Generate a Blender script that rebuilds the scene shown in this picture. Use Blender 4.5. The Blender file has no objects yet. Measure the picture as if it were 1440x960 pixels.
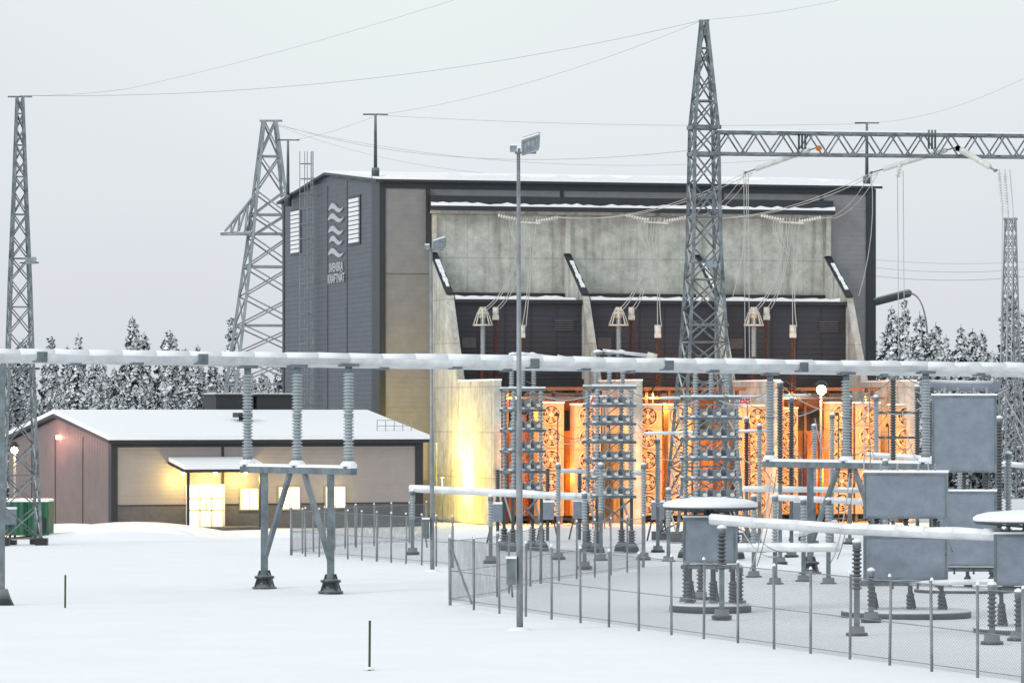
import bpy, math, random
from mathutils import Vector, Matrix, noise
random.seed(7)
R=random.random
def rr(a,b): return a+(b-a)*random.random()
sc=bpy.context.scene
# ------------------------------------------------------------------ survey helpers (true ground distances, metres)
F=6000.0; HZ=580.0; EYE=6.0
def S(px,py,d): return Vector(((px-720)/F*d, d, EYE+(HZ-py)/F*d))
def G(px,py):
    d=EYE*F/(py-HZ); return Vector(((px-720)/F*d,d,0))
def V(*a): return Vector(a)
# ------------------------------------------------------------------ materials
MATS={}
def mat(name,col,rough=.7,metal=0.,nscale=None,namt=.25,bump=0.,bscale=20.,emit=None,estr=0.,col2=None,stretch=None):
    m=bpy.data.materials.new(name); m.use_nodes=True; nt=m.node_tree; N=nt.nodes; L=nt.links
    b=N['Principled BSDF']; b.inputs['Roughness'].default_value=rough; b.inputs['Metallic'].default_value=metal
    b.inputs['Base Color'].default_value=(*col,1)
    tc=N.new('ShaderNodeTexCoord'); mp=N.new('ShaderNodeMapping'); L.new(tc.outputs['Object'],mp.inputs['Vector'])
    if stretch: mp.inputs['Scale'].default_value=stretch
    if nscale:
        n=N.new('ShaderNodeTexNoise'); n.inputs['Scale'].default_value=nscale; n.inputs['Detail'].default_value=6; n.inputs['Roughness'].default_value=.65
        L.new(mp.outputs[0],n.inputs['Vector'])
        cr=N.new('ShaderNodeValToRGB'); cr.color_ramp.elements[0].position=.3; cr.color_ramp.elements[1].position=.7
        c2=col2 or tuple(min(1,c*(1+namt)) for c in col)
        c1=tuple(c*(1-namt) for c in col)
        cr.color_ramp.elements[0].color=(*c1,1); cr.color_ramp.elements[1].color=(*c2,1)
        L.new(n.outputs['Fac'],cr.inputs['Fac']); L.new(cr.outputs[0],b.inputs['Base Color'])
    if bump:
        n2=N.new('ShaderNodeTexNoise'); n2.inputs['Scale'].default_value=bscale; n2.inputs['Detail'].default_value=4
        L.new(tc.outputs['Object'],n2.inputs['Vector'])
        bp=N.new('ShaderNodeBump'); bp.inputs['Strength'].default_value=bump; bp.inputs['Distance'].default_value=.05
        L.new(n2.outputs['Fac'],bp.inputs['Height']); L.new(bp.outputs[0],b.inputs['Normal'])
    if emit:
        b.inputs['Emission Color'].default_value=(*emit,1); b.inputs['Emission Strength'].default_value=estr
    MATS[name]=m; return m
def frost(m,amt=.6):
    """snow / hoar frost lying on upward faces"""
    nt=m.node_tree; N=nt.nodes; L=nt.links; b=N['Principled BSDF']
    g=N.new('ShaderNodeNewGeometry'); sp=N.new('ShaderNodeSeparateXYZ'); L.new(g.outputs['Normal'],sp.inputs[0])
    mr=N.new('ShaderNodeMapRange'); mr.inputs[1].default_value=.35; mr.inputs[2].default_value=.8; mr.inputs[4].default_value=amt
    L.new(sp.outputs['Z'],mr.inputs[0])
    mx=N.new('ShaderNodeMix'); mx.data_type='RGBA'; mx.inputs[7].default_value=(.82,.85,.88,1)
    src=b.inputs['Base Color'].links[0].from_socket if b.inputs['Base Color'].links else None
    if src: L.new(src,mx.inputs[6])
    else: mx.inputs[6].default_value=b.inputs['Base Color'].default_value
    L.new(mr.outputs[0],mx.inputs[0]); L.new(mx.outputs[2],b.inputs['Base Color'])
    return m
def cladding(name,col,period=.25,vertical=False,depth=.5,namt=.12):
    m=mat(name,col,.55,0,nscale=1.2,namt=namt); nt=m.node_tree; N=nt.nodes; L=nt.links; b=N['Principled BSDF']
    tc=N.new('ShaderNodeTexCoord'); sp=N.new('ShaderNodeSeparateXYZ'); L.new(tc.outputs['Object'],sp.inputs[0])
    ad=N.new('ShaderNodeMath'); ad.operation='ADD'; L.new(sp.outputs['X'],ad.inputs[0]); L.new(sp.outputs['Y'],ad.inputs[1])
    mu=N.new('ShaderNodeMath'); mu.operation='MULTIPLY'; mu.inputs[1].default_value=2*math.pi/period
    L.new(ad.outputs[0] if vertical else sp.outputs['Z'],mu.inputs[0])
    si=N.new('ShaderNodeMath'); si.operation='SINE'; L.new(mu.outputs[0],si.inputs[0])
    bp=N.new('ShaderNodeBump'); bp.inputs['Strength'].default_value=depth; bp.inputs['Distance'].default_value=.03
    L.new(si.outputs[0],bp.inputs['Height']); L.new(bp.outputs[0],b.inputs['Normal'])
    return m
SNOW=mat('snow',(.865,.885,.925),.85,nscale=.35,namt=.025,bump=.35,bscale=2.5)
SNOWC=mat('snow_cap',(.86,.88,.915),.9,bump=.4,bscale=6)
STEEL=frost(mat('galvanised_steel',(.15,.18,.2),.55,.25,nscale=2.2,namt=.4),.6)
STEELD=frost(mat('weathered_steel',(.05,.07,.075),.6,.2,nscale=3,namt=.35),.35)
PIPE=mat('frosted_pipe',(.6,.62,.64),.7,0,nscale=1.5,namt=.18)
LATT=frost(mat('lattice_steel',(.15,.175,.19),.6,.2,nscale=2.4,namt=.65),.6)
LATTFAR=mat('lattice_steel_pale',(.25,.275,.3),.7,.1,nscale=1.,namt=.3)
INS=frost(mat('grey_porcelain',(.25,.29,.315),.35,0,nscale=3,namt=.15),.5)
INSB=mat('brown_porcelain',(.07,.025,.02),.3,0,nscale=3,namt=.2)
INSD=frost(mat('dark_porcelain',(.03,.035,.04),.3),.25)
CREAM=mat('frosted_fitting',(.62,.6,.53),.5,0,nscale=4,namt=.2)
GLASSI=mat('glass_insulator',(.62,.63,.6),.25,0,nscale=2,namt=.2)
CABLE=mat('cable',(.14,.145,.15),.6); CABLEP=mat('cable_frosted',(.46,.46,.44),.6); LINE=mat('line_wire',(.4,.42,.44),.6)
CAB=frost(mat('cabinet_grey',(.2,.235,.285),.6,.0,nscale=2.5,namt=.16,bump=.6,bscale=30),.7)
GALV=mat('pole_steel',(.24,.26,.28),.5,.3,nscale=2,namt=.3)
BLACK=mat('black_metal',(.02,.022,.026),.5)
TRIM=mat('dark_trim',(.02,.024,.031),.5,0,nscale=2,namt=.2)
WOOD=mat('stake_wood',(.06,.055,.04),.9,nscale=8,namt=.4)
GREEN=cladding('green_container',(.01,.1,.05),.3,True,.8)
RED=mat('sign_red',(.6,.02,.02),.5); WHITE=mat('white_paint',(.8,.8,.78),.5)
GAB=cladding('slate_cladding',(.072,.082,.104),.28,False,.35)
FRO=cladding('grey_cladding',(.2,.2,.212),.28,False,.25)
BOXM=cladding('anthracite_cladding',(.03,.037,.052),.3,False,.3)
RB=cladding('redbrown_cladding',(.17,.13,.127),.22,True,.4)
BEI=cladding('beige_cladding',(.31,.285,.275),.22,False,.1,.06)
PLN=mat('plinth_grey',(.11,.11,.12),.8,nscale=3,namt=.2)
WINL=mat('lit_window',(.8,.6,.3),.4,emit=(1,.78,.38),estr=2.2,nscale=2,namt=.3)
WINF=mat('window_frame',(.3,.28,.25),.5)
LOUV=mat('window_slats',(.7,.72,.74),.5)
LAMPW=mat('lamp_warm',(1,.7,.3),.4,emit=(1,.74,.32),estr=40)
LAMPS=mat('lamp_small',(1,.6,.3),.4,emit=(1,.6,.3),estr=14)
LAMPY=mat('lamp_yellow',(1,.8,.4),.4,emit=(1,.75,.3),estr=25)
FLOOD=mat('floodlight_glass',(.25,.29,.33),.25,.3,nscale=6,namt=.5)
FAN=mat('fan_cabinet',(.55,.4,.25),.5,.0,nscale=3,namt=.15); FANR=mat('fan_ring',(.68,.52,.34),.4,.0); FANB=mat('fan_blade',(.36,.24,.14),.4,.1); FANH=mat('fan_hole',(.12,.055,.025),.8)  # orange lamplight is worked into the fan base colours
TANK=mat('transformer_tank',(.22,.11,.06),.6,nscale=2,namt=.2)
LETTER=mat('letter_metal',(.42,.44,.47),.4,.3)
# concrete: boards, blotches and run-off stains
def concrete(name,lo,hi,st):
    m=bpy.data.materials.new(name); m.use_nodes=True; nt=m.node_tree; N=nt.nodes; L=nt.links; b=N['Principled BSDF']; b.inputs['Roughness'].default_value=.9
    tc=N.new('ShaderNodeTexCoord')
    n1=N.new('ShaderNodeTexNoise'); n1.inputs['Scale'].default_value=.9; n1.inputs['Detail'].default_value=10; n1.inputs['Roughness'].default_value=.8; L.new(tc.outputs['Object'],n1.inputs['Vector'])
    c1=N.new('ShaderNodeValToRGB'); c1.color_ramp.elements[0].position=.36; c1.color_ramp.elements[1].position=.64
    c1.color_ramp.elements[0].color=(*lo,1); c1.color_ramp.elements[1].color=(*hi,1); L.new(n1.outputs['Fac'],c1.inputs[0])
    mp=N.new('ShaderNodeMapping'); mp.inputs['Scale'].default_value=(1.6,1.6,.12); L.new(tc.outputs['Object'],mp.inputs['Vector'])
    n2=N.new('ShaderNodeTexNoise'); n2.inputs['Scale'].default_value=1.3; n2.inputs['Detail'].default_value=5; L.new(mp.outputs[0],n2.inputs['Vector'])
    c2=N.new('ShaderNodeValToRGB'); c2.color_ramp.elements[0].position=.52; c2.color_ramp.elements[1].position=.72; c2.color_ramp.elements[0].color=(1,1,1,1); c2.color_ramp.elements[1].color=(.4,.37,.33,1); L.new(n2.outputs['Fac'],c2.inputs[0])
    mx=N.new('ShaderNodeMix'); mx.data_type='RGBA'; mx.blend_type='MULTIPLY'; mx.inputs[0].default_value=st; L.new(c1.outputs[0],mx.inputs[6]); L.new(c2.outputs[0],mx.inputs[7])
    sp=N.new('ShaderNodeSeparateXYZ'); L.new(tc.outputs['Object'],sp.inputs[0]); last=None
    for ax,per in (('X',1.25),('Z',2.45)):
        a=N.new('ShaderNodeMath'); a.operation='DIVIDE'; a.inputs[1].default_value=per; L.new(sp.outputs[ax],a.inputs[0])
        f=N.new('ShaderNodeMath'); f.operation='FRACT'; L.new(a.outputs[0],f.inputs[0])
        l=N.new('ShaderNodeMath'); l.operation='LESS_THAN'; l.inputs[1].default_value=.035; L.new(f.outputs[0],l.inputs[0])
        if last:
            o=N.new('ShaderNodeMath'); o.operation='MAXIMUM'; L.new(last.outputs[0],o.inputs[0]); L.new(l.outputs[0],o.inputs[1]); last=o
        else: last=l
    k=N.new('ShaderNodeMath'); k.operation='MULTIPLY'; k.inputs[1].default_value=.3; L.new(last.outputs[0],k.inputs[0])
    m2=N.new('ShaderNodeMix'); m2.data_type='RGBA'; m2.inputs[7].default_value=(.14,.13,.12,1); L.new(k.outputs[0],m2.inputs[0]); L.new(mx.outputs[2],m2.inputs[6]); L.new(m2.outputs[2],b.inputs['Base Color'])
    bp=N.new('ShaderNodeBump'); bp.inputs['Strength'].default_value=.3; bp.inputs['Distance'].default_value=.03; L.new(n1.outputs['Fac'],bp.inputs['Height']); L.new(bp.outputs[0],b.inputs['Normal'])
    return m
CONC=concrete('cast_concrete',(.32,.32,.29),(.6,.6,.56),.75)
CONU=concrete('cast_concrete_upper',(.3,.305,.275),(.58,.585,.535),.6)
def meshmat():
    m=bpy.data.materials.new('chain_link'); m.use_nodes=True; nt=m.node_tree; N=nt.nodes; L=nt.links; b=N['Principled BSDF']
    b.inputs['Base Color'].default_value=(.12,.135,.145,1); b.inputs['Roughness'].default_value=.6
    uv=N.new('ShaderNodeUVMap'); sp=N.new('ShaderNodeSeparateXYZ'); L.new(uv.outputs[0],sp.inputs[0]); outs=[]
    for op in ('ADD','SUBTRACT'):
        a=N.new('ShaderNodeMath'); a.operation=op; L.new(sp.outputs['X'],a.inputs[0]); L.new(sp.outputs['Y'],a.inputs[1])
        s=N.new('ShaderNodeMath'); s.operation='DIVIDE'; s.inputs[1].default_value=.085; L.new(a.outputs[0],s.inputs[0])
        f=N.new('ShaderNodeMath'); f.operation='FRACT'; L.new(s.outputs[0],f.inputs[0])
        l=N.new('ShaderNodeMath'); l.operation='LESS_THAN'; l.inputs[1].default_value=.17; L.new(f.outputs[0],l.inputs[0]); outs.append(l)
    o=N.new('ShaderNodeMath'); o.operation='MAXIMUM'; L.new(outs[0].outputs[0],o.inputs[0]); L.new(outs[1].outputs[0],o.inputs[1])
    L.new(o.outputs[0],b.inputs['Alpha']); return m
CHAIN=meshmat()
# ------------------------------------------------------------------ mesh builder
class MB:
    def __init__(s): s.v=[];s.f=[];s.m=[];s.mats=[];s.sm=[]
    def mi(s,m):
        if m not in s.mats: s.mats.append(m)
        return s.mats.index(m)
    def face(s,pts,m,smooth=False):
        b=len(s.v); s.v+= [tuple(p) for p in pts]; s.f.append(tuple(range(b,b+len(pts)))); s.m.append(s.mi(m)); s.sm.append(smooth)
    def hexa(s,c,m):
        b=len(s.v); s.v+=[tuple(p) for p in c]; i=s.mi(m)
        for q in ((0,3,2,1),(4,5,6,7),(0,1,5,4),(1,2,6,5),(2,3,7,6),(3,0,4,7)):
            s.f.append(tuple(b+k for k in q)); s.m.append(i); s.sm.append(False)
    def box(s,lo,hi,m):
        x0,y0,z0=lo;x1,y1,z1=hi
        s.hexa([(x0,y0,z0),(x1,y0,z0),(x1,y1,z0),(x0,y1,z0),(x0,y0,z1),(x1,y0,z1),(x1,y1,z1),(x0,y1,z1)],m)
    def obox(s,c,ax,ay,sx,sy,sz,m):
        c=Vector(c);ax=Vector(ax)*sx/2;ay=Vector(ay)*sy/2;u=Vector((0,0,sz))
        lo=[c-ax-ay,c+ax-ay,c+ax+ay,c-ax+ay]; s.hexa(lo+[p+u for p in lo],m)
    def bar(s,a,b,w,m,h=None):
        a=Vector(a);b=Vector(b);d=(b-a)
        if d.length<1e-5:return
        d.normalize(); up=Vector((0,0,1)) if abs(d.z)<.95 else Vector((0,1,0))
        x=d.cross(up).normalized(); y=x.cross(d); x=x*w/2; y=y*(h or w)/2
        s.hexa([a-x-y,a+x-y,a+x+y,a-x+y,b-x-y,b+x-y,b+x+y,b-x+y],m)
    def lathe(s,a,b,prof,m,seg=10,cap=True):
        a=Vector(a);b=Vector(b);d=(b-a).normalized(); up=Vector((0,0,1)) if abs(d.z)<.9 else Vector((0,1,0))
        x=d.cross(up).normalized(); y=x.cross(d); base=len(s.v); i=s.mi(m)
        for t,r in prof:
            for k in range(seg):
                an=2*math.pi*k/seg; s.v.append(tuple(a+d*t+x*math.cos(an)*r+y*math.sin(an)*r))
        for j in range(len(prof)-1):
            for k in range(seg):
                k2=(k+1)%seg; s.f.append((base+j*seg+k,base+j*seg+k2,base+(j+1)*seg+k2,base+(j+1)*seg+k)); s.m.append(i); s.sm.append(True)
        if cap:
            s.f.append(tuple(base+k for k in range(seg))[::-1]); s.m.append(i); s.sm.append(False)
            s.f.append(tuple(base+(len(prof)-1)*seg+k for k in range(seg))); s.m.append(i); s.sm.append(False)
    def tube(s,a,b,r,m,r2=None,seg=8):
        s.lathe(a,b,[(0,r),((Vector(b)-Vector(a)).length,r if r2 is None else r2)],m,seg)
    def path(s,pts,r,m,seg=4):
        for p,q in zip(pts,pts[1:]): s.lathe(p,q,[(0,r),((Vector(q)-Vector(p)).length,r)],m,seg,False)
    def ins(s,a,b,r,m,pitch=.1,core=.6,seg=10):
        """ribbed insulator"""
        L=(Vector(b)-Vector(a)).length; n=max(2,int(L/pitch)); pr=[(0,r*core*1.15)]
        for k in range(n):
            t=L*k/n; p=L/n; pr+=[(t+p*.1,r*core),(t+p*.35,r),(t+p*.5,r*.97),(t+p*.8,r*core)]
        pr.append((L,r*core)); s.lathe(a,b,pr,m,seg)
    def obj(s,name,parent=None,uv=None):
        me=bpy.data.meshes.new(name); me.from_pydata(s.v,[],s.f)
        for m in s.mats: me.materials.append(m)
        me.polygons.foreach_set('material_index',s.m); me.polygons.foreach_set('use_smooth',s.sm)
        if uv:
            l=me.uv_layers.new(name='UVMap')
            for k,c in enumerate(uv): l.data[k].uv=c
        me.update(); o=bpy.data.objects.new(name,me); sc.collection.objects.link(o)
        if parent: o.parent=parent
        return o
def empty(name,loc=(0,0,0),rz=0):
    e=bpy.data.objects.new(name,None); e.location=loc; e.rotation_euler=(0,0,rz); sc.collection.objects.link(e); return e
def sag(a,b,s,n=14): 
    a=Vector(a);b=Vector(b); return [a.lerp(b,t/n)-Vector((0,0,4*s*(t/n)*(1-t/n))) for t in range(n+1)]
def qc(a,c,b,n=10):
    a,c,b=Vector(a),Vector(c),Vector(b); return [a.lerp(c,t/n).lerp(c.lerp(b,t/n),t/n) for t in range(n+1)]
def snowpipe(mb,a,b,r,m=None,cap=True,seg=10):
    mb.tube(a,b,r,m or PIPE,seg=seg)
    if cap:
        a=Vector(a);b=Vector(b);n=max(2,int((b-a).length/1.2))
        pts=[a.lerp(b,k/n)+Vector((0,0,r*rr(.55,.85))) for k in range(n+1)]
        for p,q in zip(pts,pts[1:]): mb.lathe(p,q,[(0,r*rr(.85,1.05)),((q-p).length,r*rr(.85,1.05))],SNOWC,8,True)
# ------------------------------------------------------------------ world and sun
w=bpy.data.worlds.new('World'); sc.world=w; w.use_nodes=True; nt=w.node_tree; N=nt.nodes; L=nt.links
bg=N['Background']; sky=N.new('ShaderNodeTexSky'); sky.sky_type='NISHITA'; sky.sun_disc=False
SEL=math.radians(24)
sky.sun_elevation=SEL; sky.dust_density=4; sky.air_density=1.5
hs=N.new('ShaderNodeHueSaturation'); hs.inputs['Saturation'].default_value=.15; L.new(sky.outputs[0],hs.inputs['Color'])
tc=N.new('ShaderNodeTexCoord'); no=N.new('ShaderNodeTexNoise'); no.inputs['Scale'].default_value=2.5; no.inputs['Detail'].default_value=3; L.new(tc.outputs['Generated'],no.inputs['Vector'])
sp=N.new('ShaderNodeSeparateXYZ'); L.new(tc.outputs['Generated'],sp.inputs[0])
mr=N.new('ShaderNodeMapRange'); mr.inputs[1].default_value=.0; mr.inputs[2].default_value=.11; mr.inputs[3].default_value=-.12; mr.inputs[4].default_value=.3; L.new(sp.outputs['Z'],mr.inputs[0])
ad=N.new('ShaderNodeMath'); ad.operation='ADD'; L.new(no.outputs['Fac'],ad.inputs[0]); L.new(mr.outputs[0],ad.inputs[1])
cr=N.new('ShaderNodeValToRGB'); cr.color_ramp.elements[0].color=(7.5,7.7,8.35,1); cr.color_ramp.elements[1].color=(8.9,9.6,9.7,1); cr.color_ramp.elements[0].position=.38; cr.color_ramp.elements[1].position=.85; L.new(ad.outputs[0],cr.inputs[0])
mx=N.new('ShaderNodeMix'); mx.data_type='RGBA'; mx.inputs[0].default_value=.92; L.new(hs.outputs[0],mx.inputs[6]); L.new(cr.outputs[0],mx.inputs[7]); L.new(mx.outputs[2],bg.inputs['Color']); bg.inputs['Strength'].default_value=.1
sl=bpy.data.lights.new('sun','SUN'); sl.energy=1.25; sl.angle=math.radians(14); sl.color=(1,.99,.975)
so=bpy.data.objects.new('sun',sl); sc.collection.objects.link(so)
sd=Vector((-math.cos(SEL)*.75,-math.cos(SEL)*.66,math.sin(SEL))); so.rotation_euler=sd.to_track_quat('Z','Y').to_euler()
sky.sun_rotation=math.atan2(sd.x,sd.y)
def lamp(name,p,e,col,size=.15,parent=None,aim=None,cone=130):
    """bare bulb, or a shaded fitting (cone) aimed along a direction"""
    l=bpy.data.lights.new(name,'SPOT' if aim is not None else 'POINT'); l.energy=e; l.color=col; l.shadow_soft_size=size
    o=bpy.data.objects.new(name,l); sc.collection.objects.link(o); o.location=p
    if aim is not None:
        l.spot_size=math.radians(cone); l.spot_blend=.5; o.rotation_euler=(-Vector(aim)).to_track_quat('Z','Y').to_euler()
    if parent: o.parent=parent
    return o
# ------------------------------------------------------------------ ground
def ground():
    xs=[-4000,-1500,-600,-300,-150,-90]+[ -60+ i*.9 for i in range(134)]+[90,150,300,600,1500,4000]
    ys=[-200,-50,0,30,60]+[70+i*.8 for i in range(150)]+[192+i*3 for i in range(60)]+[400,500,800,1600,5000]
    vs=[];fs=[]
    for y in ys:
        for x in xs:
            z=0
            if -90<x<90 and 60<y<400:
                z=.10*noise.noise((x*.09,y*.05,0))+.035*noise.noise((x*.5,y*.25,4))
                if x<8 and y<150: z+=.05*noise.noise((x*.2,y*.12,9))
            vs.append((x,y,z-.03))
    nx=len(xs)
    for j in range(len(ys)-1):
        for i in range(nx-1): fs.append((j*nx+i,j*nx+i+1,(j+1)*nx+i+1,(j+1)*nx+i))
    me=bpy.data.meshes.new('ground'); me.from_pydata(vs,[],fs); me.materials.append(SNOW)
    for p in me.polygons: p.use_smooth=True
    o=bpy.data.objects.new('snow_ground',me); sc.collection.objects.link(o)
ground()
# ------------------------------------------------------------------ forest
NEED=mat('spruce_needles',(.04,.055,.052),.9,nscale=1.5,namt=.6); BARK=mat('bark',(.06,.05,.045),.9)
FROSTY=mat('frosted_needles',(.68,.705,.73),.9,nscale=1.1,namt=.3)
def spruce(seed,h,rad):
    random.seed(seed); mb=MB(); mb.lathe((0,0,0),(0,0,h),[(0,.18),(h*.6,.1),(h,.015)],BARK,5)
    z=h*.05
    while z<h*.985:
        t=z/h; Lb=rad*((1-t)**.8)*rr(.7,1.2)+.12; n=int(rr(7,10)) if t<.85 else 5; a0=R()*6.28
        for k in range(n):
            a=a0+6.283*k/n+rr(-.3,.3); L_=Lb*rr(.55,1.2); dx,dy=math.cos(a),math.sin(a); px_,py_=-dy,dx
            z0=z+rr(-.15,.15); dr=L_*rr(.25,.55); wd=L_*rr(.2,.3)+.06
            A=V(0,0,z0);B=V(dx*L_*.55,dy*L_*.55,z0-dr*.45);C=V(dx*L_,dy*L_,z0-dr+rr(0,.1)*L_)
            wv=V(px_,py_,0)
            mb.face([A-wv*wd*.3,B-wv*wd,B+wv*wd,A+wv*wd*.3],NEED); mb.face([B-wv*wd,C,B+wv*wd],NEED)
            for q in range(4):
                s_=rr(.3,1); c=A.lerp(C,s_)+wv*rr(-1,1)*wd*.7; hh=rr(.25,.55)*(.5+L_*.3); sd_=V(dx,dy,0)*rr(.08,.2)+wv*rr(-.18,.18)
                mb.face([c-sd_,c+sd_,c+V(0,0,-hh)],NEED if R()<.45 else FROSTY)
            if R()<.92:
                u=V(0,0,.05+.03*L_); s0=rr(.2,.4)
                A2=A.lerp(C,s0)+u*1.3; w2=wd*rr(.6,1.)
                B2=B+u; C2=C+V(dx,dy,0)*.03+V(0,0,-.12)
                mm=SNOWC if R()<.5 else FROSTY
                mb.face([A2-wv*w2*.4,B2-wv*w2-V(0,0,.1),B2+wv*w2-V(0,0,.1),A2+wv*w2*.4],mm); mb.face([B2-wv*w2-V(0,0,.1),C2,B2+wv*w2-V(0,0,.1)],mm)
                for bb_ in (.2,.75):
                    c=B2.lerp(C2,bb_)+wv*rr(-.3,.3)*w2; q_=rr(.11,.21)*(.6+.38*L_)
                    mb.face([c-wv*q_*1.3+V(0,0,-q_*.3),c+V(dx*q_,dy*q_,-q_*1.1),c+wv*q_*1.3+V(0,0,-q_*.3),c+V(0,0,q_*.9)],mm)
        z+=rr(.28,.5)*(1-.35*t)
    return mb.obj('spruce')
forest=empty('distant_spruce_forest')
prot=[spruce(100+i,12,1.25+.17*i) for i in range(7)]
for p in prot: p.parent=forest; p.location=(rr(-75,-62),rr(330,360),0)
random.seed(11)
def plant(x,y,h):
    p=random.choice(prot); o=bpy.data.objects.new('spruce',p.data); sc.collection.objects.link(o); o.parent=forest
    o.location=(x,y,-.3); s=h/12; k=s*rr(.9,1.25); o.scale=(k,k,s); o.rotation_euler=(0,0,R()*6.28)
for row,(d,hh) in enumerate(((306,7.6),(312,8.8),(320,9.8),(328,10.8),(338,11.6),(350,12.2),(364,12.8),(380,13.2))):
    x=-.17*d
    while x<.17*d:
        right=x>.05*d
        h=hh*rr(.62,1.04)*(1.2 if right else 1.0)
        if R()<.09: h*=1.14
        plant(x,d+rr(-4,4),h); x+=rr(1.1,2.5)
for px,py in ((325,440),(238,458),(1272,415),(1258,432),(1248,455),(110,462),(190,466)): 
    d=312; plant((px-720)/F*d,d,EYE+(HZ-py)/F*d)
# ------------------------------------------------------------------ main building
TH=math.atan2(.2588,.9659); c_,s_=math.cos(TH),math.sin(TH); OX,OY=-.0308*240,240.
main=empty('converter_hall',(OX,OY,0),TH)
MINV=(Matrix.Translation((OX,OY,0))@Matrix.Rotation(TH,4,'Z')).inverted()
def U(px,v=0.):
    k=(px-720)/F; return (k*(OY-c_*v)-OX-s_*v)/(c_-k*s_)
def Zl(py,u,v=0.): return EYE+(HZ-py)/F*(OY+s_*u-c_*v)
W=29.45; T=26.5; ZE=19.0; ZR=20.05
mb=MB()
mb.face([(0,0,0),(W,0,0),(W,0,ZE),(0,0,ZE)],FRO)
mb.face([(0,T,0),(0,0,0),(0,0,ZE),(0,T/2,ZR),(0,T,ZE)],GAB)
mb.face([(W,0,0),(W,T,0),(W,T,ZE),(W,T/2,ZR),(W,0,ZE)],GAB)
mb.face([(W,T,0),(0,T,0),(0,T,ZE),(W,T,ZE)],FRO)
mb.obj('walls',main)
mb=MB(); ov=.35
for (y0,z0,y1,z1) in ((-ov,ZE-.03,T/2,ZR+.02),(T+ov,ZE-.03,T/2,ZR+.02)):
    mb.hexa([(-ov,y0,z0),(W+ov,y0,z0),(W+ov,y1,z1),(-ov,y1,z1),(-ov,y0,z0+.14),(W+ov,y0,z0+.14),(W+ov,y1,z1+.14),(-ov,y1,z1+.14)],TRIM)
    n=60; hs_=[rr(.2,.4) if 1<i<58 else .12 for i in range(n+1)]
    for i in range(n):
        x0=-ov+.1+(W+2*ov-.2)*i/n; x1=-ov+.1+(W+2*ov-.2)*(i+1)/n
        mb.hexa([(x0,y0,z0+.142),(x1,y0,z0+.142),(x1,y1,z1+.142),(x0,y1,z1+.142),(x0,y0,z0+.142+hs_[i]),(x1,y0,z0+.142+hs_[i+1]),(x1,y1,z1+.25),(x0,y1,z1+.25)],SNOWC)
mb.obj('roof',main)
mb=MB()
mb.box((-.04,-.06,0),(.28,-.003,ZE-.04),TRIM); mb.box((-.07,-.05,0),(-.003,1.9,ZE-.04),TRIM)
mb.box((W-.55,-.06,0),(W+.05,-.003,ZE-.04),TRIM)
mb.box((.3,-.07,ZE-.38),(W-.6,-.003,ZE-.04),TRIM)
for t in (13.6,8.4): mb.box((-.03,t,0),(-.003,t+.09,ZE+.45),TRIM)
for t in (T-.5,): mb.box((-.05,t,0),(-.003,t+.5,ZE-.04),TRIM)
for p in (790,1015,1155): mb.box((U(p)-.1,-.04,16.9),(U(p)+.1,-.003,ZE-.39),TRIM)
for z in (4.5,9.1,13.8):
    mb.box((.29,-.012,z),(U(605),-.003,z+.03),TRIM)
    mb.box((-.012,1.95,z),(-.003,T-.6,z+.03),TRIM)
mb.box((U(594),-.03,2.2),(U(601),-.006,4.3),WINF)
mb.obj('trim',main)
mb=MB()
for t0,t1,z0,z1 in ((5.1,7.6,15.8,18.35),(21.3,23.7,15.8,18.3)):
    mb.box((-.06,t0-.2,z0-.15),(-.004,t1+.2,z1+.15),BLACK)
    k=z0
    while k<z1-.1: mb.box((-.13,t0,k),(-.062,t1,k+.2),LOUV); k+=.26
mb.obj('slatted_window',main)
uL,u2,u3,uR=U(609),U(797),U(981),U(1163)
zt=Zl(304,U(880)); 
mb=MB(); mb.box((uL,-.12,0),(uR,-.002,zt),CONU); mb.obj('concrete_wall',main)
mb=MB()
mb.box((uL-.25,-.5,zt+.002),(uR+.1,-.002,zt+.18),CONC)
mb.box((uL-.3,-1.0,zt+.184),(uR+.15,-.002,zt+.42),TRIM)
n=70; hs_=[rr(.06,.2) for i in range(n+1)]
for i in range(n):
    x0=uL-.3+(uR-uL+.45)*i/n; x1=uL-.3+(uR-uL+.45)*(i+1)/n
    mb.hexa([(x0,-1,zt+.422),(x1,-1,zt+.422),(x1,-.72,zt+.422),(x0,-.72,zt+.422),(x0,-1,zt+.422+hs_[i]),(x1,-1,zt+.422+hs_[i+1]),(x1,-.72,zt+.46+hs_[i+1]),(x0,-.72,zt+.46+hs_[i])],SNOWC)
mb.box((uL-.3,-.7,zt+.422),(uR+.15,-.002,zt+1.0),TRIM)
mb.box((uL-.42,-.3,zt-2),(uL-.25,-.002,ZE-.39),TRIM)
mb.obj('canopy',main)
VW=14.3
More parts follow.
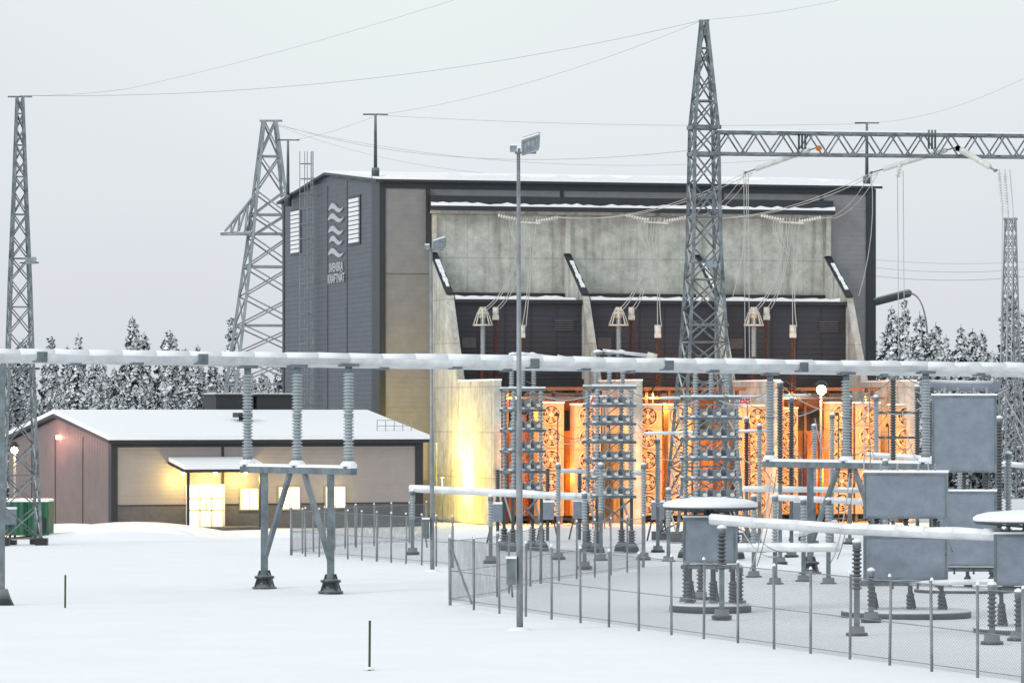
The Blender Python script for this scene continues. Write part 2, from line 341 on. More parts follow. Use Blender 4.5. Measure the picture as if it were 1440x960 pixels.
for i,u in enumerate((uL,u2,u3,uR)):
    mb=MB(); th=.38; prof=[(.12,0),(VW,0),(VW,7.7),(6.3,7.7),(3.8,12.5),(.12,14.9)]
    a=[(u-th/2,-v,z) for v,z in prof]; b=[(u+th/2,-v,z) for v,z in prof]
    mb.face(a[::-1],CONC); mb.face(b,CONC)
    for k in range(len(prof)):
        k2=(k+1)%len(prof); mb.face([a[k],a[k2],b[k2],b[k]],CONC)
    mb.bar((u,-.12,15.0),(u,-3.9,12.6),.42,TRIM,.08); 
    for q in range(6):
        t0=.2+.11*q; p0=V(u+.03,-.12,15.07).lerp(V(u+.03,-3.9,12.67),t0); p1=V(u+.03,-.12,15.07).lerp(V(u+.03,-3.9,12.67),t0+.1)
        mb.bar(p0,p1,rr(.16,.26),SNOWC,.07)
    mb.bar((u,-3.9,12.5),(u,-6.4,7.8),.4,CONC,.06)
    mb.box((u-.22,-VW,7.702),(u+.22,-6.5,7.8),SNOWC)
    mb.box((u-.14,-.3,15.05),(u+.14,-.122,zt-.003),CONC)
    mb.obj('fire_wall',main)
for i,(a,b) in enumerate(((uL,u2),(u2,u3),(u3,uR))):
    mb=MB(); x0,x1=a+.2,b-.2
    mb.hexa([(x0,-3.8,7.9),(x1,-3.8,7.9),(x1,-.13,7.9),(x0,-.13,7.9),(x0,-3.8,12.1),(x1,-3.8,12.1),(x1,-.13,12.2),(x0,-.13,12.2)],BOXM)
    mb.hexa([(x0,-4.05,12.103),(x1,-4.05,12.103),(x1,-.13,12.203),(x0,-.13,12.203),(x0,-4.05,12.3),(x1,-4.05,12.3),(x1,-.13,12.33),(x0,-.13,12.33)],TRIM)
    n=24; hs_=[rr(.12,.24) for k in range(n+1)]
    for k in range(n):
        xa=x0+.1+(x1-x0-.5)*k/n; xb=x0+.1+(x1-x0-.5)*(k+1)/n
        mb.hexa([(xa,-4.0,12.303),(xb,-4.0,12.303),(xb,-.13,12.333),(xa,-.13,12.333),(xa,-3.98,12.3+hs_[k]),(xb,-3.98,12.3+hs_[k+1]),(xb,-.13,12.45),(xa,-.13,12.45)],SNOWC)
    mb.box((x0,-.3,12.6),(x1,-.123,12.78),TRIM)
    for k in range(1,5): xx=x0+(x1-x0)*k/5; mb.box((xx,-3.83,7.95),(xx+.05,-3.803,12.0),TRIM)
    for k in range(5): mb.box((x1-1.6,-3.9,10.6+k*.13),(x1-.5,-3.835,10.66+k*.13),PLN)
    mb.box((x0+.5,-3.86,9.6),(x0+1.3,-3.804,10.2),PLN)
    mb.box((x0,-4.2,7.45),(x1,-3.4,7.88),TRIM)
    mb.obj('bushing_enclosure',main)
def cooler(px0,px1,v,ztop,parent,nf=4,z0=.45):
    u0,u1=U(px0,v),U(px1,v); mb=MB(); y=-v
    mb.box((u0,y,z0),(u1,y+.9,ztop),FAN)
    for k in (u0+.1,u1-.1): mb.box((k-.06,y+.1,0),(k+.06,y+.8,z0-.003),STEEL)
    ph_=(ztop-z0)/nf; r=min((u1-u0)/2,ph_/2)*.92; cx=(u0+u1)/2
    for k in range(1,nf): mb.box((u0,y-.03,z0+ph_*k-.02),(u1,y-.003,z0+ph_*k+.02),FANB)
    for k in range(nf):
        cz=z0+ph_*(k+.5)
        mb.lathe((cx,y-.015,cz),(cx,y-.5,cz),[(0,r*.98),(.14,r),(.16,r*.88),(.03,r*.86)],FANR,20,False)
        mb.lathe((cx,y-.004,cz),(cx,y-1,cz),[(0,r*.85),(.01,r*.85)],FANH,20)
        mb.lathe((cx,y-.02,cz),(cx,y-1,cz),[(0,r*.28),(.1,r*.25)],FANR,12)
        for q in range(6):
            an=q*2*math.pi/6+k*.3; an2=an+.62
            mb.face([(cx+math.cos(an)*r*.2,y-.09,cz+math.sin(an)*r*.2),(cx+math.cos(an)*r*.82,y-.04,cz+math.sin(an)*r*.82),(cx+math.cos(an2)*r*.82,y-.08,cz+math.sin(an2)*r*.82),(cx+math.cos(an2)*r*.2,y-.05,cz+math.sin(an2)*r*.2)],FAN)
        for rad in (.45,.66): 
            mb.lathe((cx,y-.15,cz),(cx,y-1,cz),[(0,r*rad),(.012,r*rad),(.012,r*rad-.025)],FANR,16,False)
    mb.box((u0-.03,y-.02,ztop+.003),(u1+.03,y+.92,ztop+.1),SNOWC)
    mb.obj('cooler_fan_bank',parent)
for (a,b,v,zt_,nf) in ((756,793,12.6,6.5,5),(808,845,12.9,6.4,5),(890,931,13.0,6.4,5),(940,972,13.0,6.4,5),(1045,1084,12.8,6.35,5),(1096,1122,12.2,6.2,5),(1166,1200,12.4,6.5,5),(1203,1238,12.4,6.5,5),(1256,1291,13.6,6.4,5)):
    cooler(a,b,v,zt_,main,nf)
SIGN=empty('equipment_sign')
BAYC=(1,.34,.04)
for i,(a,b) in enumerate(((uL,u2),(u2,u3),(u3,uR))):
    mb=MB(); x0,x1=a+1.3,b-1.3
    mb.box((x0,-10.2,.4),(x1,-4.5,5.0),TANK)
    for k in range(7): xx=x0+(x1-x0)*(k+.3)/7; mb.box((xx,-10.5,.6),(xx+.12,-10.203,4.8),TANK)
    mb.tube((x0,-7.5,6.6),(x1,-7.5,6.6),.5,TANK,seg=14)
    for k in range(5):
        xx=x0+(x1-x0)*k/4; mb.bar((xx,-11.3,0),(xx,-11.3,7.4),.16,INSB); 
    mb.bar((x0-.5,-11.3,7.3),(x1+.5,-11.3,7.3),.18,TANK); mb.bar((x0-.5,-11.9,6.8),(x1+.5,-11.9,6.8),.1,STEEL)
    mb.obj('transformer_tank',main)
    for (uu,vv,zz,e,aim,cn) in ((x0+.2,12.0,7.0,1500,(.1,.25,-1),155),((x0+x1)/2,11.2,2.6,1300,None,0),(x1-.4,11.4,6.9,1400,(-.1,.2,-1),155),(x0+1.2,17.0,5.6,850,(.1,1,-.75),125),(x1-1.2,17.0,5.0,850,(-.1,1,-.6),125)):
        lamp('bay_lamp',(uu,-vv,zz),e,BAYC,.2,main,aim,cn)
        l=MB(); l.lathe((uu,-vv,zz+.23),(uu,-vv,zz+.5),[(0,.12),(.2,.05)],BLACK,8); l.bar((uu,-vv+.1 if aim is None or vv<15 else -vv-.2,0),(uu,-vv+.1 if aim is None or vv<15 else -vv-.2,zz+.3),.05,STEELD); l.obj('bay_lamp_post',main)
mb=MB(); tl=16.2
for dx in (-.0,.5): mb.bar((-.35,tl+dx,4.0),(-.35,tl+dx,ZR+1.6),.06,LATTFAR)
z=4.2
while z<ZR+.2: mb.bar((-.35,tl,z),(-.35,tl+.5,z),.035,LATTFAR); z+=.3
z=6.5
while z<ZR+1.6:
    pts=[(-.35-.75*math.sin(math.pi*k/6),tl+.25-.42*math.cos(math.pi*k/6),z) for k in range(7)]; mb.path(pts,.025,LATTFAR); z+=.9
for k in (1,3,5): mb.bar((-.35-.75*math.sin(math.pi*k/6),tl+.25-.42*math.cos(math.pi*k/6),6.5),(-.35-.75*math.sin(math.pi*k/6),tl+.25-.42*math.cos(math.pi*k/6),ZR+1.6),.04,LATTFAR)
for z in (7,11,15,19): mb.bar((0,tl,z),(-.35,tl,z),.04,LATTFAR); mb.bar((0,tl+.5,z),(-.35,tl+.5,z),.04,LATTFAR)
mb.obj('access_ladder',main)
# emblem: five rounded flame strokes, fat towards the left end
mb=MB(); tc0=11.1
for k in range(5):
    zc=18.0-k*.66; n=16; L_=(4.0,4.3,4.1,3.7,4.2)[k]
    up=[];lo=[]
    for q in range(n+1):
        t=q/n; y=tc0+L_*.5-L_*t; z=zc+.17*math.sin(t*2*math.pi)+(.05 if k%2 else -.02); th=.25*math.sin(math.pi*t**.65)**.8+.005
        up.append((y,z+th*.75)); lo.append((y,z-th*.55))
    for q in range(n):
        mb.hexa([(-.02,lo[q][0],lo[q][1]),(-.02,lo[q+1][0],lo[q+1][1]),(-.02,up[q+1][0],up[q+1][1]),(-.02,up[q][0],up[q][1]),(-.1,lo[q][0],lo[q][1]),(-.1,lo[q+1][0],lo[q+1][1]),(-.1,up[q+1][0],up[q+1][1]),(-.1,up[q][0],up[q][1])],LETTER)
mb.obj('wall_emblem',main)
def text(name,s,size,loc,rot,m,parent,ext=.03,sx=1.):
    cu=bpy.data.curves.new(name,'FONT'); cu.body=s; cu.size=size; cu.extrude=ext; cu.offset=size*.02; cu.align_x='CENTER'; cu.space_line=.9
    cu.materials.append(m); o=bpy.data.objects.new(name,cu); sc.collection.objects.link(o); o.location=loc; o.rotation_euler=rot; o.scale=(sx,1,1); o.parent=parent; return o
text('wall_lettering','SVENSKA\nKRAFTNÄT',.74,(-.06,tc0,14.3),(math.pi/2,0,-math.pi/2),LETTER,main,sx=1.2)
def roofmast(name,px,py0,py1,d):
    mb=MB(); a=S(px,py1+4,d); b=S(px,py0,d); mb.tube(a,b,.11,STEELD,.07); mb.bar(b-V(.7,0,.0),b+V(.7,0,0),.08,STEELD)
    mb.tube(a-V(0,0,.1),a+V(0,0,.6),.22,STEELD); mb.obj(name,main).matrix_parent_inverse=MINV
roofmast('roof_mast',528,161,247,241); roofmast('roof_mast',1219,173,258,247.5); roofmast('roof_mast',405,197,284,262)
mb=MB()
mb.ins(S(1232,424,246),S(1278,412,240),.24,STEELD,.22); mb.path(qc(S(1272,413,240),S(1300,405,239),S(1304,470,238)),.05,CABLE)
mb.obj('wall_bushing',main).matrix_parent_inverse=MINV
for px in (1043,842):
    mb=MB(); p=S(px,569,221); mb.obox(p,(1,0,0),(0,1,0),.95,.05,.5,WHITE); mb.bar(V(p.x-.3,p.y+.06,0),V(p.x-.3,p.y+.06,p.z+.4),.06,STEEL); mb.bar(V(p.x+.3,p.y+.06,0),V(p.x+.3,p.y+.06,p.z+.4),.06,STEEL)
    mb.obj('sign_panel',SIGN); text('sign_lettering','ABB',.5,(p.x,p.y-.04,p.z+.08),(math.pi/2,0,0),RED,SIGN,.01)
# ------------------------------------------------------------------ transformer bushings and droppers
def bushing(px,pt,pb,d,r,m,cage=False):
    mb=MB(); t=S(px,pt,d); b=V(t.x,t.y,5.0)
    h=t.z-b.z; mb.tube(b,b+V(0,0,.9),r*1.3,TANK); mb.ins(b+V(0,0,.9),b+V(0,0,h*.62),r,INSB,.13); mb.ins(b+V(0,0,h*.62),t-V(0,0,.1),r*.8,m,.12)
    mb.tube(t-V(0,0,.35),t+V(0,0,.2),r*.9,CREAM)
    if cage:
        for k in range(8):
            a=k*math.pi/4; mb.path([t+V(.12*math.cos(a),.12*math.sin(a),.25),t+V(.3*math.cos(a),.3*math.sin(a),-.1),t+V(.52*math.cos(a),.52*math.sin(a),-.75)],.03,CREAM)
        for rz,zz in ((.3,-.1),(.52,-.75)):
            mb.path([t+V(rz*math.cos(a*math.pi/6),rz*math.sin(a*math.pi/6),zz) for a in range(13)],.045,CREAM)
    else: mb.obox(t+V(0,0,-.5),(1,0,0),(0,1,0),.36,.36,.25,CREAM)
    mb.obj('transformer_bushing'); return t
for base,tx in ((679,745),(870,925),(1060,1115)):
    tops=[bushing(base,438,0,235,.2,INS,True),bushing(base+18,437,0,235.6,.18,INSB),bushing(base+55,462,0,234,.2,INSB)]
    mb=MB()
    for k,t in enumerate(tops):
        a=S(tx-14+k*9,306,237.5)
        for o in (0,.22):
            mb.path(qc(a+V(o,0,0),S(tx-14+k*6,400 if k<2 else 420,235),t+V(o,0,.1),12),.024,CABLEP)
            mb.path(qc(a+V(o-.5,0,0),S(tx-34+k*12,330,236),S(tx-5,360,236),6),.018,CABLEP)
    ca=S(tx-45,302,237.8); cb=S(tx+32,308,237.6)
    mb.path(sag(ca,cb,.35,12),.025,CABLEP)
    mb.ins(S(tx-45,303,237.4),S(tx-12,310,237.4),.13,GLASSI,.14,.35); mb.ins(S(tx+40,306,237.4),S(tx+8,312,237.4),.13,GLASSI,.14,.35)
    mb.bar(S(tx-20,312,237.2),S(tx+15,314,237.2),.08,CREAM)
    mb.obj('dropper_conductors')
# ------------------------------------------------------------------ service building
A0=Vector((-20.45,218,0)); ph=math.atan2(.454,.891)
sb=empty('service_building',A0,ph); w2,t2,ze,zr=17.6,15.,4.45,5.75
c2,s2=math.cos(ph),math.sin(ph)
def U2(px): k=(px-720)/F; return (k*A0.y-A0.x)/(c2-k*s2)
mb=MB(); zp=1.25
mb.face([(0,0,zp),(w2,0,zp),(w2,0,ze),(0,0,ze)],BEI)
mb.face([(0,t2,0),(0,0,0),(0,0,ze),(0,t2/2,zr),(0,t2,ze)],RB)
mb.face([(w2,0,0),(w2,t2,0),(w2,t2,ze),(w2,t2/2,zr),(w2,0,ze)],RB)
mb.face([(w2,t2,0),(0,t2,0),(0,t2,ze),(w2,t2,ze)],BEI)
mb.face([(0,0,0),(w2,0,0),(w2,0,zp),(0,0,zp)],PLN)
mb.obj('walls',sb)
mb=MB()
def roofslab(y0,z0,y1,z1,th,m,x0,x1,tb=None):
    tb=th if tb is None else tb
    mb.hexa([(x0,y0,z0),(x1,y0,z0),(x1,y1,z1),(x0,y1,z1),(x0,y0,z0+th),(x1,y0,z0+th),(x1,y1,z1+tb),(x0,y1,z1+tb)],m)
for y0,y1 in ((-.45,t2/2),(t2+.45,t2/2)):
    roofslab(y0,ze-.02,y1,zr+.03,.16,TRIM,-.35,w2+.35)
    e_=.04 if y0<0 else -.04
    roofslab(y0+e_,ze+.142,y1,zr+.192,.22,SNOWC,-.31,w2+.31)
    if y0<0:
        n=40; hh_=[rr(.03,.1) for i in range(n+1)]
        for i in range(n):
            x0=-.3+(w2+.6)*i/n; x1=-.3+(w2+.6)*(i+1)/n
            mb.hexa([(x0,y0-.06,ze+.16),(x1,y0-.06,ze+.16),(x1,y0+.035,ze+.16),(x0,y0+.035,ze+.16),(x0,y0-.04,ze+.27+hh_[i]),(x1,y0-.04,ze+.27+hh_[i+1]),(x1,y0+.035,ze+.27+hh_[i+1]),(x0,y0+.035,ze+.27+hh_[i])],SNOWC)
mb.obj('roof',sb)
mb=MB()
mb.box((-.05,-.06,0),(.3,-.003,ze-.03),TRIM); mb.box((-.05,-.003,0),(-.003,.35,ze-.03),TRIM)
mb.box((w2-.4,-.06,0),(w2+.04,-.003,ze-.03),TRIM); u=U2(313); mb.box((u-.07,-.04,0),(u+.07,-.003,ze-.03),TRIM)
mb.box((.31,-.05,ze-.22),(w2-.41,-.004,ze-.03),TRIM); mb.box((.31,-.02,zp-.03),(w2-.41,-.003,zp+.03),TRIM)
for t in (4,8,11.5): mb.box((-.03,t,0),(-.003,t+.06,ze+.3),TRIM)
mb.obj('trim',sb)
mb=MB()
def win(px0,px1,z0,z1):
    a,b=U2(px0),U2(px1); mb.box((a-.08,-.07,z0-.08),(b+.08,-.004,z1+.08),WINF); mb.box((a,-.09,z0),(b,-.072,z1),WINL)
    m_=(a+b)/2; mb.box((m_-.02,-.1,z0),(m_+.02,-.092,z1),WINF)
win(338,362,1.0,2.05); win(392,420,1.0,2.1); win(458,484,1.05,2.1)
mb.obj('window',sb)
mb=MB(); a,b=U2(264),U2(313); mb.box((a-.1,-.08,0),(b+.1,-.005,2.3),WHITE); 
n=3
for k in range(n): mb.box((a+(b-a)*k/n+.07,-.1,.12),(a+(b-a)*(k+1)/n-.07,-.083,2.1),WINL)
for z in (.95,1.55): mb.box((a,-.115,z),(b,-.103,z+.05),WINF)
mb.bar((a+(b-a)*.5,-.13,1.0),(a+(b-a)*.5,-.13,1.3),.04,BLACK)
mb.obj('entrance_door',sb)
mb=MB(); a,b=U2(236),U2(352)
mb.hexa([(a,-2.2,2.95),(b,-2.2,2.95),(b,-.05,3.35),(a,-.05,3.35),(a,-2.2,3.1),(b,-2.2,3.1),(b,-.05,3.5),(a,-.05,3.5)],TRIM)
mb.hexa([(a+.02,-2.18,3.103),(b-.02,-2.18,3.103),(b-.02,-.05,3.503),(a+.02,-.05,3.503),(a+.02,-2.15,3.33),(b-.02,-2.15,3.3),(b-.02,-.05,3.72),(a+.02,-.05,3.72)],SNOWC)
for k in (a+.3,b-.3): mb.bar((k,-2.0,0),(k,-2.0,2.95),.12,TRIM)
mb.box((a,-2.2,0.0),(b,-.12,.14),PLN)
mb.obj('entrance_canopy',sb)
mb=MB()
for u in (a+.5,(a+b)/2,b-.6): mb.lathe((u,-.8,2.93),(u,-.8,2.75),[(0,.1),(.12,.1)],LAMPY,8)
mb.obj('canopy_light',sb)
for u,e in ((a+.5,130),((a+b)/2,120),(b-.6,140)): lamp('canopy_lamp',(u,-.9,2.55),e,(1,.68,.2),.12,sb)
for p in (406,471): lamp('window_glow_lamp',(U2(p),-.7,1.9),30,(1,.7,.3),.2,sb)
mb=MB(); 
mb.tube((9.0,4.0,4.9),(9.0,4.0,5.9),.22,BLACK); mb.box((8.6,3.6,5.75),(9.4,4.4,6.0),BLACK); mb.bar((9.3,4,5.6),(9.7,4,5.2),.3,BLACK)
mb.obj('roof_vent',sb)
mb=MB()
for x in (9.3,11.7): mb.box((x,8.3,5.5),(x+2.2,10.0,6.9),BLACK); mb.box((x-.1,8.2,6.903),(x+2.3,10.1,7.0),TRIM); mb.box((x,8.4,7.003),(x+2.2,10,7.06),SNOWC)
mb.obj('roof_cooling_unit',sb)
mb=MB()
mb.box((-.2,7.2,4.6),(-.02,7.4,4.8),LAMPS); mb.obj('wall_lamp',sb); lamp('wall_lamp_light',(-1.1,7.3,4.5),130,(1,.42,.34),.15,sb)
mb=MB()
for q in range(5): mb.bar((w2-.2-q*.5,.9,5.0),(w2-.2-q*.5,.9,5.6),.03,LATTFAR)
mb.bar((w2-.2,.9,5.6),(w2-2.2,.9,5.6),.03,LATTFAR); mb.bar((w2-.2,.9,5.3),(w2-2.2,.9,5.3),.03,LATTFAR); mb.obj('roof_handrail',sb)
def yardlamp(px,py,d,e,col,r,aim):
    em=empty('yard_lamp'); mb=MB(); p=S(px,py,d); mb.tube(V(p.x,p.y+.25,0),V(p.x,p.y+.25,p.z+.2),.06,GALV); mb.bar(V(p.x,p.y+.25,p.z+.2),V(p.x,p.y-.1,p.z+.25),.06,GALV)
    mb.lathe(p+V(0,0,r+.25),p-V(0,0,1),[(0,.1),(.08,r*.9),(.25,r*1.5)],BLACK,16,False)
    n=8; mb.lathe(p-V(0,0,r),p+V(0,0,r),[(r-r*math.cos(math.pi*k/n),max(.01,r*math.sin(math.pi*k/n))) for k in range(n+1)],LAMPW,16)
    mb.obj('lamp_post',em); lamp('lamp_bulb',p+V(0,.45,-.1) if aim[1]>0 else p+V(0,-.45,-.1),e,col,.2,em,aim,140)
yardlamp(1155,548,222,2600,(1,.38,.06),.25,(0,.7,-.8))
yardlamp(20,633,205,900,(1,.62,.2),.17,(.2,.6,-.8))
lamp('fire_wall_lamp',S(622,668,232),1500,(1,.72,.16),.2)
lamp('fire_wall_lamp',S(614,620,234),300,(1,.74,.2),.2)
for px,py,d in ((622,671,232.3),(614,623,234.3)):
    mb=MB(); p=S(px,py,d); mb.bar(V(p.x,p.y,0),p,.05,STEELD); mb.lathe(p-V(0,0,.05),p+V(0,0,1),[(0,.1),(.06,.09)],BLACK,8); mb.obj('wall_washer_lamp')
# ------------------------------------------------------------------ lattice structures
def lattice(mb,c,levels,leg,br,rz,m,maxp=1.5):
    c=Vector(c); cs,sn=math.cos(rz),math.sin(rz)
    def cor(k,w,z):
        x,y=[(-1,-1),(1,-1),(1,1),(-1,1)][k]; x*=w;y*=w; return V(c.x+x*cs-y*sn,c.y+x*sn+y*cs,z)
    fine=[]
    for (z0,w0),(z1,w1) in zip(levels,levels[1:]):
        n=max(1,round(abs(z1-z0)/max(.7,min(maxp,2.4*max(w0,w1)))))
        for k in range(n): t=k/n; fine.append((z0+(z1-z0)*t,w0+(w1-w0)*t))
    fine.append(levels[-1])
    for j,((z0,w0),(z1,w1)) in enumerate(zip(fine,fine[1:])):
        for k in range(4):
            k2=(k+1)%4
            mb.bar(cor(k,w0,z0),cor(k,w1,z1),leg,m)
            mb.bar(cor(k,w0,z0),cor(k2,w1,z1),br,m); mb.bar(cor(k2,w0,z0),cor(k,w1,z1),br,m)
            if j%2==0: mb.bar(cor(k,w0,z0),cor(k2,w0,z0),br,m)
    return cor
def truss(mb,a,b,hw,h,leg,br,m,n):
    a=Vector(a);b=Vector(b);d=(b-a).normalized(); sx=V(-d.y,d.x,0).normalized()*hw
    for s in (-1,1):
        for z in (0,h): mb.bar(a+sx*s+V(0,0,z),b+sx*s+V(0,0,z),leg,m)
        for k in range(n):
            p=a.lerp(b,k/n);q=a.lerp(b,(k+.5)/n);r=a.lerp(b,(k+1)/n)
            mb.bar(p+sx*s,q+sx*s+V(0,0,h),br,m); mb.bar(q+sx*s+V(0,0,h),r+sx*s,br,m)
    for k in range(n):
        for z in (0,h):
            p=a.lerp(b,k/n)+V(0,0,z);r=a.lerp(b,(k+1)/n)+V(0,0,z); s=1 if k%2 else -1
            mb.bar(p-sx*s,r+sx*s,br,m)
    for s in (-1,1): mb.bar(a+sx*s+V(0,0,h+leg*.8),b+sx*s+V(0,0,h+leg*.8),leg*.9,SNOWC,leg*.5)
portal=empty('portal_tower'); mb=MB()
TD=200.; tx=(990-720)/F*TD; k30=TD/F
cor=lattice(mb,(tx,TD,0),[(.35,1.72),(2,1.45),(9.3,.88),(13.7,.66),(18.1,.58),(19.35,.56),(24.3,.12)],.15,.07,.2,LATT,1.35)
for k in range(4): p=cor(k,1.75,0); mb.obox(p,(1,0,0),(0,1,0),.7,.7,.4,PLN)
for z in (18.1,19.35):
    for k in range(4): mb.bar(cor(k,.6,z),cor((k+1)%4,.6,z),.18,LATT)
mb.bar(V(tx-.25,TD,24.35),V(tx+.25,TD,24.35),.1,LATT)
mb.bar(V(tx-.6,TD-.7,13.0),V(tx+.6,TD-.7,13.0),.07,LATT); mb.obox((tx+.3,TD-.9,12.75),(1,0,0),(0,1,0),.45,.25,.3,FLOOD)
for z in (10.1,7.4): mb.bar(cor(0,.95,z),cor(1,.95,z),.14,LATT)
mb.obj('tower_lattice',portal)
mb=MB(); ba=V(tx+.5,TD,18.12); bdir=V(.984,.178,0); bb=ba+bdir*32
truss(mb,ba,bb,.5,1.0,.12,.065,LATT,24); mb.obj('gantry_beam',portal)
mb=MB(); e2=bb; lattice(mb,(e2.x,e2.y,0),[(0,1.7),(9.3,.9),(18.1,.6),(19.35,.56),(24.3,.12)],.13,.06,.2,LATT); mb.obj('tower_lattice_end',portal)
mb=MB(); ends=[]
ORG=mat('marker_orange',(.7,.2,.03),.5)
for px,qx,qy in ((1150,1048,243),(1345,1225,243),(1345,1400,240)):
    a=S(px,207,TD+2); 
    for o in (-.25,.25):
        e=S(qx,qy,208 if qx<px else 196); st=a.lerp(e,.12); en=a.lerp(e,.85)
        mb.ins(st+V(0,o,0),en+V(0,o,0),.12,GLASSI,.16,.25); mb.path([a+V(0,o,0),st+V(0,o,0)],.03,STEEL); mb.path([en+V(0,o,0),e+V(0,o,0)],.03,STEEL)
    mb.bar(e+V(0,-.4,0),e+V(0,.4,0),.1,STEEL); ends.append(e)
    mb.lathe(a+V(0,-.6,-.1),a+V(0,-.8,-.1),[(0,.14),(.1,.14)],ORG,12)
for px in (1128,1310):
    a=S(px,196,TD+1); 
    for q in range(3): mb.tube(a+V(-.2+.15*q,-.7,-.5),a+V(-.2+.15*q,-.7,.4),.05,STEELD)
mb.obj('insulator_string',portal)
mb=MB()
E1,E2,E3=ends
for k,(e,txp) in enumerate(((E1,745),(E1,925),(E2,925),(E2,1115))):
    for o in (0,.35): mb.path(sag(e+V(o,0,0),S(txp+30,305,237.4)+V(o,0,0),.8,14),.017,CABLEP)
for px,d in ((1262,205),(1270,205),(1046,207),(1052,207)):
    mb.path(sag(S(px,240,d),S(px+2,505,d),0,4),.018,CABLEP)
mb.ins(S(1266,232,205),S(1262,250,205),.14,GLASSI,.14,.3)
for px in (1405,1413,1420): mb.path([S(px,238,200),S(px+5,300,200),S(px+2,520,200)],.02,CABLEP)
mb.ins(S(1405,243,200),S(1410,300,200),.1,GLASSI,.12,.3); mb.ins(S(1413,243,200),S(1417,300,200),.1,GLASSI,.12,.3)
for e in (E1,E2): mb.path(qc(e,e+V(.3,0,-3),e+V(-.6,0,-6),6)[:],.02,CABLEP)
mb.obj('line_droppers',portal)
mb=MB(); ld=194; lx=(28-720)/F*ld
cor=lattice(mb,(lx,ld,0),[(.3,.85),(6,.62),(12,.44),(16,.28),(20.3,.13)],.11,.05,.25,LATT,1.3)
for k in range(4): mb.obox(cor(k,.87,0),(1,0,0),(0,1,0),.55,.55,.32,BLACK)
mb.bar(V(lx-.55,ld,20.35),V(lx+.55,ld,20.35),.07,LATT); mb.obox((lx+.55,ld-.4,12.75),(1,0,0),(0,1,0),.45,.3,.3,FLOOD); mb.bar((lx,ld,12.8),(lx+.9,ld-.4,12.8),.06,LATT)
mb.bar((lx-.9,ld,8.0),(lx+.9,ld,8.0),.1,LATT)
mb.obj('lattice_mast')
mb=MB(); pd=300; pxm=(379-720)/F*pd
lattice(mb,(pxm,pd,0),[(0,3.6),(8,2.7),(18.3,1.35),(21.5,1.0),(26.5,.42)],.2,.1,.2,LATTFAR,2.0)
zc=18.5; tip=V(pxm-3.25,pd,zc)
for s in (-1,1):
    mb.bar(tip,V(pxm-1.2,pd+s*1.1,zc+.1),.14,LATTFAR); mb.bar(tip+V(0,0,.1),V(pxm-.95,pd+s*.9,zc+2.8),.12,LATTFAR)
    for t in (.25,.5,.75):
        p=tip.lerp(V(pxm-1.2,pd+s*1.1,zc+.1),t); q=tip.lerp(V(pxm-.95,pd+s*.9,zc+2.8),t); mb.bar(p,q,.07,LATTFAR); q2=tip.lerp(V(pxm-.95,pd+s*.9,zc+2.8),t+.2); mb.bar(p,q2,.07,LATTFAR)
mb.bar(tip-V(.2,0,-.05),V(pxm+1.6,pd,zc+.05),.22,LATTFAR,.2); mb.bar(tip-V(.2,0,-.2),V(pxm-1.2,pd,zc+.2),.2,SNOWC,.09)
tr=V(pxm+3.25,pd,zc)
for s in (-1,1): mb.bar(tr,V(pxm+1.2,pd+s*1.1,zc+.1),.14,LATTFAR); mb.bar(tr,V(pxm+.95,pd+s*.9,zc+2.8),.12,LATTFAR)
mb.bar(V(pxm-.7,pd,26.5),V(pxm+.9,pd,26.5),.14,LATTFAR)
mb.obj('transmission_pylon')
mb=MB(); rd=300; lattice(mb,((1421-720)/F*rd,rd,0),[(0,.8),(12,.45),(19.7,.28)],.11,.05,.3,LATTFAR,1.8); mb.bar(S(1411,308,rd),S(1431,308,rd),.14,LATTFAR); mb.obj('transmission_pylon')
mb=MB(); top=V(tx,TD,24.4); lt=V(lx,ld,20.4)
mb.path(sag(lt,top,1.0,30),.011,LINE)
mb.path(sag(S(180,125,200),S(670,-10,170),.2,12),.009,LINE); mb.path(sag(lt,S(180,125,200),.1,4),.009,LINE)
mb.path(sag(S(530,162,241),top,.6,20),.011,LINE); mb.path(sag(S(530,162,241),S(1219,174,247.5),.3,16),.011,LINE)
mb.path(sag(top,S(1230,-12,190),.2,12),.009,LINE); mb.path(sag(S(1219,173,247.5),S(1480,90,190),.6,12),.009,LINE)
mb.path(sag(S(380,171,300),S(968,212,200),1.3,20),.015,LINE); mb.path(sag(S(388,176,300),S(1219,212,247),1.7,20),.013,LINE)
mb.path(sag(S(405,198,262),S(530,162,241),.2,8),.011,LINE); mb.path(sag(S(380,173,300),S(800,248,260),1,10),.011,LINE)
mb.path(sag(S(1230,388,300),S(1480,384,300),.4,8),.02,LINE); mb.path(sag(S(1230,376,310),S(1480,374,310),.4,8),.016,LINE); mb.path(sag(S(1230,365,310),S(1480,365,310),.3,8),.013,LINE)
mb.obj('overhead_wires')
